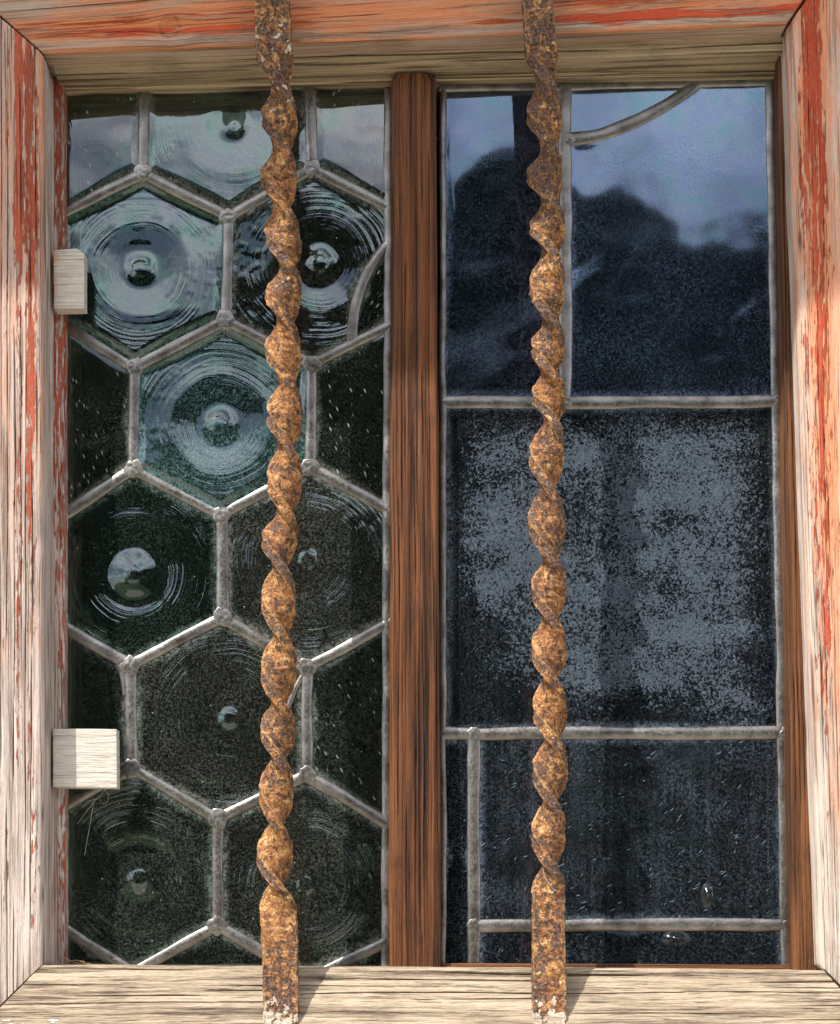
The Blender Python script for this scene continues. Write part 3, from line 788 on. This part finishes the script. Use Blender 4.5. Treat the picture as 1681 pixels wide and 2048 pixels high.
pane(right_case, [(948, 1468), (1572, 1467), (1576, 1850), (948, 1851)], gm('window_glass', tint=BLUE, film=.045, filmcol=FG, specks=.8, fibres=1.3, smear=.06, vstreak=.05, seed=36, wav=.3), wave=.001, label='wide dusty pane with fine fibres')
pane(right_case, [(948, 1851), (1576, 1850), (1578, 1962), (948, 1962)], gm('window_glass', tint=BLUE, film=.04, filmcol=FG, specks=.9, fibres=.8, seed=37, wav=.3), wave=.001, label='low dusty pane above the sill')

def glint_bump(parent, px, py, rx, rz, h, label):  # added bump, shaped to throw a sun glint at the camera
    n, m = 10, 20
    a = np.linspace(0, 1, n)[:, None]; p = np.linspace(0, 2 * math.pi, m, endpoint=False)[None, :]
    c = P(px, py, 0)
    V = np.zeros((n, m, 3))
    V[..., 0] = c[0] + np.cos(p) * a * rx; V[..., 2] = c[2] + np.sin(p) * a * rz
    V[..., 1] = -(.0012 + h * (np.exp(-(a * 2.0) ** 2) - .018) + 0 * p)
    q = grid_quads(n, m, True)
    a_, b_, c_ = V.reshape(-1, 3)[[3 * m + 3, 4 * m + 3, 4 * m + 4]]
    if np.cross(b_ - a_, c_ - a_)[1] > 0: q = q[:, ::-1]
    o = link('added_glint_bump', make_mesh('added_glint_bump', V, q, sharp=180), M['glint_bump'], parent)
    o['label'] = label
def glint_bump_mat():
    t = NT('glint_bump_glass')
    tr = t.node('ShaderNodeBsdfTransparent'); t.put(tr.inputs[0], (1, 1, 1))
    gl = t.node('ShaderNodeBsdfGlossy'); gl.inputs['Roughness'].default_value = .15; pass
    m = t.node('ShaderNodeMixShader'); m.inputs[0].default_value = .05
    t.t.links.new(tr.outputs[0], m.inputs[1]); t.t.links.new(gl.outputs[0], m.inputs[2]); t.t.links.new(m.outputs[0], t.out.inputs[0])
    return t.m
M['glint_bump'] = glint_bump_mat()
glint_bump(right_case, 1352, 1876, .014, .0062, .0056, 'bump added to the low pane to catch a sun glint')
glint_bump(right_case, 1413, 1790, .0055, .0120, .0046, 'bump added to the wide pane to catch a sun glint')

# ------------------------------------------------------------------ twisted bars
def bar(name, centre_pts, nodes, flat0, flat1, label, whites, seed, w=.0635, W=.0262, T=.0094):
    cy = np.array([p[0] for p in centre_pts], float); cx = np.array([p[1] for p in centre_pts], float)
    wy = np.array([p[0] for p in centre_pts], float); ww = np.array([p[2] for p in centre_pts], float)
    ys = np.arange(-70, 2085, 2.6)
    n = len(ys)
    ky = [-100, flat0] + list(nodes) + [flat1, 2200]
    th = [0, 0] + [-(math.pi / 2 + math.pi * i) for i in range(len(nodes))] + [-math.pi * len(nodes)] * 2
    tz = np.interp(ys, ky, th)
    ker = np.hanning(9); ker /= ker.sum()
    tz = np.convolve(np.pad(tz, 4, 'edge'), ker, 'valid')
    x = np.interp(ys, cy, cx)
    x = np.convolve(np.pad(x, 10, 'edge'), np.hanning(21) / np.hanning(21).sum(), 'valid')
    wid = np.interp(ys, wy, ww) * S * (1 - w / D)
    m = 56
    a = np.linspace(0, 2 * math.pi, m, endpoint=False)
    e = .16
    ca = np.sign(np.cos(a)) * np.abs(np.cos(a)) ** e; sa = np.sign(np.sin(a)) * np.abs(np.sin(a)) ** e
    z = (CY - ys) * S * (1 - w / D)
    X = (x - CX) * S * (1 - w / D)
    L = -z
    lx = ca[None, :] * wid[:, None] / 2 * np.ones((n, m)); lw = sa[None, :] * T / 2 * np.ones((n, m))
    aa = np.broadcast_to(a, (n, m)); ll = np.broadcast_to(L[:, None], (n, m))
    # lumps, pits and scale of the rusted surface (periodic round the section)
    def per(fa, fl, s): return .5 * vn(np.cos(aa) * fa + 9, ll * fl, s) + .5 * vn(np.sin(aa) * fa + 9, ll * fl + 31, s + 1)
    d = (per(2.0, 60, seed) - .5) * .0010 + (per(5, 190, seed + 4) - .5) * .0013 + (per(11, 420, seed + 8) - .5) * .0013
    pit = sstep(.62, .75, per(4, 150, seed + 12)); d = d - pit * .0006
    nl = np.sqrt((lx / (wid[:, None] / 2)) ** 2 + (lw / (T / 2)) ** 2)
    nx = np.sign(ca) * np.abs(ca) ** 3 * .9; nw = np.sign(sa) * np.abs(sa) ** 3
    nn = np.hypot(nx, nw) + 1e-9
    lx = lx + d * nx / nn; lw = lw + d * nw / nn
    c, s = np.cos(tz)[:, None], np.sin(tz)[:, None]
    V = np.zeros((n, m, 3))
    V[..., 0] = X[:, None] + lx * c - lw * s
    V[..., 1] = -(w + lx * s + lw * c)
    V[..., 2] = z[:, None] + (per(3, 120, seed + 20) - .5) * .0008
    py = np.broadcast_to(ys[:, None], (n, m))
    wh = np.interp(py, [q[0] for q in whites], [q[1] for q in whites])
    q = grid_quads(n, m, True)
    a_, b_, c_ = V.reshape(-1, 3)[[11, m + 11, m + 12]]
    if np.cross(b_ - a_, c_ - a_)[1] > 0: q = q[:, ::-1]
    me = make_mesh(name, V, q, [list(range(m)), [(n - 1) * m + j for j in range(m - 1, -1, -1)]], attrs={'white': wh, 'dark': sstep(520, 60, py) * 1.0 + 1.0 * sstep(.90, .98, np.abs(ca))[None, :] * sstep(.95, .6, np.abs(sa))[None, :] - .15 * (sstep(.7, .95, np.abs(sa)) * sstep(.9, .6, np.abs(ca)))[None, :], 'worn': (sstep(.80, .95, np.abs(ca)) * sstep(.80, .95, np.abs(sa)))[None, :] * np.ones((n, 1))}, sharp=70)
    o = link(name, me, M['rust'])
    return tag(o, label, 'iron bar', 'twisted rusty bars in front of the window')

bar('twisted_bar', [(-70, 543, 70), (0, 545, 70), (80, 548, 72), (130, 550, 70), (171, 556, 66), (230, 558, 68), (293, 560, 68), (345, 557, 69), (410, 558, 68), (465, 565, 68), (532, 573, 68),
     (590, 566, 69), (639, 566, 68), (690, 565, 68), (759, 571, 68), (820, 570, 68), (888, 569, 66), (945, 570, 65), (1020, 568, 66), (1075, 560, 68), (1129, 557, 66), (1190, 557, 66),
     (1266, 560, 67), (1335, 558, 68), (1403, 555, 68), (1455, 556, 68), (1512, 557, 66), (1575, 553, 64), (1644, 551, 64), (1700, 550, 67), (1764, 551, 68), (1830, 558, 72), (1900, 561, 71), (2000, 563, 70), (2090, 563, 70)],
    [171, 293, 410, 532, 639, 759, 888, 1020, 1129, 1266, 1403, 1512, 1644, 1764], 108, 1825,
    'twisted rusty iron bar in front of the hexagonal bullseye panes', [(-70, .12), (30, .22), (80, .36), (140, .25), (215, .27), (260, .05), (500, 0), (1900, .02), (1990, .2), (2020, .5), (2060, .75)], 5)
bar('twisted_bar', [(-70, 1072, 61), (0, 1075, 61), (80, 1081, 63), (130, 1083, 62), (166, 1087, 62), (235, 1088, 68), (298, 1094, 68), (350, 1088, 69), (408, 1095, 68), (460, 1094, 68), (505, 1097, 66), (570, 1093, 66),
     (646, 1097, 65), (700, 1096, 64), (747, 1094, 62), (790, 1098, 62), (842, 1099, 64), (910, 1094, 67), (978, 1091, 68), (1045, 1093, 69), (1122, 1099, 67), (1180, 1098, 66), (1239, 1098, 65), (1300, 1099, 65), (1361, 1098, 66),
     (1425, 1101, 65), (1481, 1103, 66), (1545, 1101, 67), (1605, 1100, 66), (1665, 1097, 64), (1734, 1099, 64), (1800, 1097, 64), (1900, 1098, 67), (2000, 1098, 67), (2090, 1098, 67)],
    [166, 298, 408, 505, 646, 747, 842, 978, 1122, 1239, 1361, 1481, 1605, 1734], 105, 1792,
    'twisted rusty iron bar in front of the large rectangular panes', [(-70, .0), (60, .04), (130, .05), (400, -.05), (1900, -.02), (1970, .1), (1995, .42), (2030, .6), (2070, .75)], 45)

# ------------------------------------------------------------------ turn blocks
def block(poly, w0, w1, label, paintf, seed):
    bm = bmesh.new()
    f = [bm.verts.new(P(x, y, w1)) for x, y in poly]
    b = [bm.verts.new(Vector((v.co.x, -w0, v.co.z))) for v in f]
    n = len(poly)
    bm.faces.new(f); bm.faces.new(b[::-1])
    for i in range(n): bm.faces.new((f[i], b[i], b[(i + 1) % n], f[(i + 1) % n]))
    bmesh.ops.recalc_face_normals(bm, faces=bm.faces)
    bmesh.ops.bevel(bm, geom=list(bm.edges), offset=.0007, segments=2, profile=.5, affect='EDGES')
    bmesh.ops.triangulate(bm, faces=bm.faces)
    for _ in range(5):
        long = [e for e in bm.edges if e.calc_length() > .0035]
        if not long: break
        bmesh.ops.subdivide_edges(bm, edges=long, cuts=1)
        bmesh.ops.triangulate(bm, faces=bm.faces)
    bm.normal_update()
    for v in bm.verts:
        k = float(vn(v.co.x * 60, v.co.z * 420, seed)) - .5
        v.co += v.normal * k * .0005
    uvl = bm.loops.layers.uv.new('UVMap')
    for fc in bm.faces:
        fc.smooth = True
        for l in fc.loops: l[uvl].uv = (l.vert.co.x + seed * .1 + l.vert.co.y * .3, l.vert.co.z + l.vert.co.y * .7)
    me = bpy.data.meshes.new('wooden_block')
    bm.to_mesh(me); bm.free()
    V = np.zeros(len(me.vertices) * 3, np.float32); me.vertices.foreach_get('co', V); V = V.reshape(-1, 3)
    px, py = to_px(V)
    for k, q in paintf(px, py).items():
        at = me.attributes.new(k, 'FLOAT', 'POINT'); at.data.foreach_set('value', np.asarray(q, np.float32))
    at = me.attributes.new('grain', 'FLOAT', 'POINT'); at.data.foreach_set('value', np.full(len(V), .55, np.float32))
    me.set_sharp_from_angle(angle=math.radians(40))
    o = link('wooden_block', me, M['block'])
    return tag(o, label, 'wooden block', 'wooden blocks holding the left casement')
block([(107, 499), (154, 496), (169, 507), (169, 616), (108, 617)], .0142, .0255, 'small pale wooden block with a clipped corner and red stain at its left', lambda x, y: {'paint': .1 - .4 * sstep(112, 140, x), 'wash': .45 - .9 * sstep(110, 140, x), 'white': .1 + 0 * x}, 3)
block([(106, 1457), (234, 1458), (235, 1576), (106, 1574)], .0142, .0255, 'larger plain wooden block low on the left stile', lambda x, y: {'paint': -.5 + 0 * x, 'wash': -.5 + 0 * x, 'white': .05 + 0 * x}, 8)

# ------------------------------------------------------------------ cobwebs and dry bits
def tube(bm, pts, r):
    prev = None
    pts = [Vector(p) for p in pts]
    for i, p in enumerate(pts):
        d = (pts[min(i + 1, len(pts) - 1)] - pts[max(i - 1, 0)]).normalized()
        a = d.orthogonal().normalized(); b = d.cross(a)
        ring = [bm.verts.new(p + (a * math.cos(k * 2.094) + b * math.sin(k * 2.094)) * r) for k in range(3)]
        if prev:
            for k in range(3): bm.faces.new((prev[k], prev[(k + 1) % 3], ring[(k + 1) % 3], ring[k]))
        prev = ring
def strands(name, lines, r, mat, label, cat):
    bm = bmesh.new()
    for ln in lines: tube(bm, [P(*p) for p in ln], r)
    bmesh.ops.recalc_face_normals(bm, faces=bm.faces)
    me = bpy.data.meshes.new(name); bm.to_mesh(me); bm.free()
    return tag(link(name, me, mat), label, cat)
M['web'] = flat_mat('cobweb_silk', (.42, .40, .36))
M['straw'] = flat_mat('dry_straw', (.50, .38, .20), nscale=300)
strands('cobweb', [[(213, 1577, .022), (200, 1592, .020), (188, 1604, .018), (172, 1625, .014), (155, 1648, .010)],
                   [(208, 1577, .022), (218, 1590, .020), (216, 1604, .018), (205, 1608, .018), (199, 1598, .018), (207, 1590, .019)],
                   [(188, 1604, .018), (182, 1640, .012), (175, 1680, .006), (170, 1710, .004)],
                   [(194, 1598, .018), (180, 1601, .016), (163, 1615, .012)]], .00014, M['web'], 'thin cobweb strands hanging under the larger wooden block', 'cobweb')
strands('dry_grass_stalk', [[(133, 1925, .02), (150, 1920, .022), (170, 1924, .024)], [(128, 1914, .018), (142, 1922, .022), (158, 1927, .022)], [(134, 1918, .02), (152, 1926, .022), (182, 1927, .022)]],
        .0003, M['straw'], 'dry grass bits caught in the lower left corner of the sill', 'dry grass')
strands('silk_thread', [[(1086, 1736, .072), (1089, 1752, .0715), (1098, 1766, .071), (1107, 1778, .0705), (1116, 1783, .0705), (1126, 1778, .070)]],
        .00035, M['web'], 'dusty silk thread looping over the flat foot of the right bar', 'cobweb')
strands('silk_thread', [[(1092, 1703, .0715), (1101, 1716, .0715), (1112, 1726, .0715), (1120, 1734, .070)]],
        .00035, M['web'], 'short silk thread at the lowest twist of the right bar', 'cobweb')

# ------------------------------------------------------------------ the setting: wall, dark room, eave, and what the panes mirror
def box_mesh(name, boxes, mat):
    V, F = [], []
    for (x0, x1, y0, y1, z0, z1) in boxes:
        b = len(V)
        V += [(x0, y0, z0), (x1, y0, z0), (x1, y1, z0), (x0, y1, z0), (x0, y0, z1), (x1, y0, z1), (x1, y1, z1), (x0, y1, z1)]
        F += [tuple(b + i for i in f) for f in ((0, 1, 5, 4), (1, 2, 6, 5), (2, 3, 7, 6), (3, 0, 4, 7), (4, 5, 6, 7), (3, 2, 1, 0))]
    me = bpy.data.meshes.new(name); me.from_pydata(V, [], F); me.update(); me.validate()
    return link(name, me, mat)
M['plaster'] = flat_mat('whitewashed_plaster', (.7, .68, .62), nscale=30, var=.12, bump=1)
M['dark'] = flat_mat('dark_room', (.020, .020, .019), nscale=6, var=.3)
a, b, zt, zb = -.345, .352, .80, -.06
w_ = box_mesh('plaster_wall', [(-3, a, -.038, .30, -1.6, 1.7), (b, 3, -.038, .30, -1.6, 1.7), (a, b, -.038, .30, zt, 1.7), (a, b, -.038, .30, -1.6, zb)], M['plaster'])
tag(w_, 'whitewashed plaster wall around the window frame', 'wall', kind='structure')
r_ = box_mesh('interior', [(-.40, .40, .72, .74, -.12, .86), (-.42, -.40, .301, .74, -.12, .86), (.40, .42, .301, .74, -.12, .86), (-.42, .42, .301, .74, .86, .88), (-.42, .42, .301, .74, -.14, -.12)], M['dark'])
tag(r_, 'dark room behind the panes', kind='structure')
M['eave'] = flat_mat('eave_boards', (.30, .22, .15), nscale=20)
# eave edge chosen so that its shadow crosses the frame about a quarter of the way down
ez = P(80, 556, .05)[2] + (.55 - .05) * 2.0
e_ = box_mesh('roof_eave', [(-3, 3, -.55, .3, ez, ez + .05)], M['eave'])
tag(e_, 'boarded roof eave above the window', kind='structure')
M['grass'] = flat_mat('meadow', (.055, .075, .025), nscale=2, var=.35)
M['gravel'] = flat_mat('pale_gravel', (.34, .30, .24), nscale=40, var=.2)
pt = box_mesh('path', [(-12, 12, -7, .5, -1.70, -1.58)], M['gravel'])
tag(pt, 'pale gravel path along the house wall', kind='structure')
g_ = box_mesh('ground', [(-200, 200, -300, 40, -1.75, -1.6)], M['grass'])
tag(g_, 'grass in front of the house', kind='structure')
# leafy wood across the yard, mirrored in the panes
M['leaf'] = flat_mat('foliage', (.035, .05, .022), nscale=1.5, var=.5)
def woodland(n=90000, y0=-23.0, y1=-28.0):
    """Leaf clumps filling a ragged skyline; sizes and heights are those of a wood 25 m away."""
    rng = np.random.default_rng(3)
    kk = (25 + D) / D * S
    prof_x = np.array([-700, -300, 0, 150, 300, 500, 620, 690, 750, 800, 880, 940, 995, 1045, 1080, 1130, 1165, 1250, 1300, 1335, 1450, 1540, 1600, 1800, 2400])
    prof_y = 22 + np.array([400, 430, 440, 450, 460, 450, 430, 340, 330, 390, 415, 360, 295, 305, 345, 355, 395, 380, 405, 445, 450, 455, 425, 420, 400])
    x = rng.uniform(-700, 2400, n)
    top = np.interp(x, prof_x, prof_y) + 26 * (fbm(x / 22, x * 0, 4, 3) - .5) * 2
    zt_ = (CY - top) * kk
    f = 1 - rng.random(n) ** 1.6 * .999
    z = -1.55 + (zt_ + 1.55) * f
    yy = rng.uniform(y1, y0, n); dk_ = (-yy + D) / (25 + D)          # farther trees stand taller: the skyline is level
    c = np.stack([(x - CX) * kk * dk_, yy, np.where(f > .5, z * dk_, z)], -1)
    s_ = .14 + .30 * rng.random((n, 1)) * (1.15 - f[:, None])  + .10
    a1 = rng.normal(size=(n, 3)); a1 /= np.linalg.norm(a1, axis=1, keepdims=True)
    a2 = np.cross(a1, rng.normal(size=(n, 3))); a2 /= np.linalg.norm(a2, axis=1, keepdims=True)
    V = np.stack([c - a1 * s_, c - a2 * s_ * .7, c + a1 * s_, c + a2 * s_ * .7], 1).reshape(-1, 3)
    me = make_mesh('woodland', V, np.arange(len(V)).reshape(-1, 4), smooth=False)
    return link('woodland', me, M['leaf'])
tag(woodland(), 'dark leafy wood across the yard', kind='stuff')
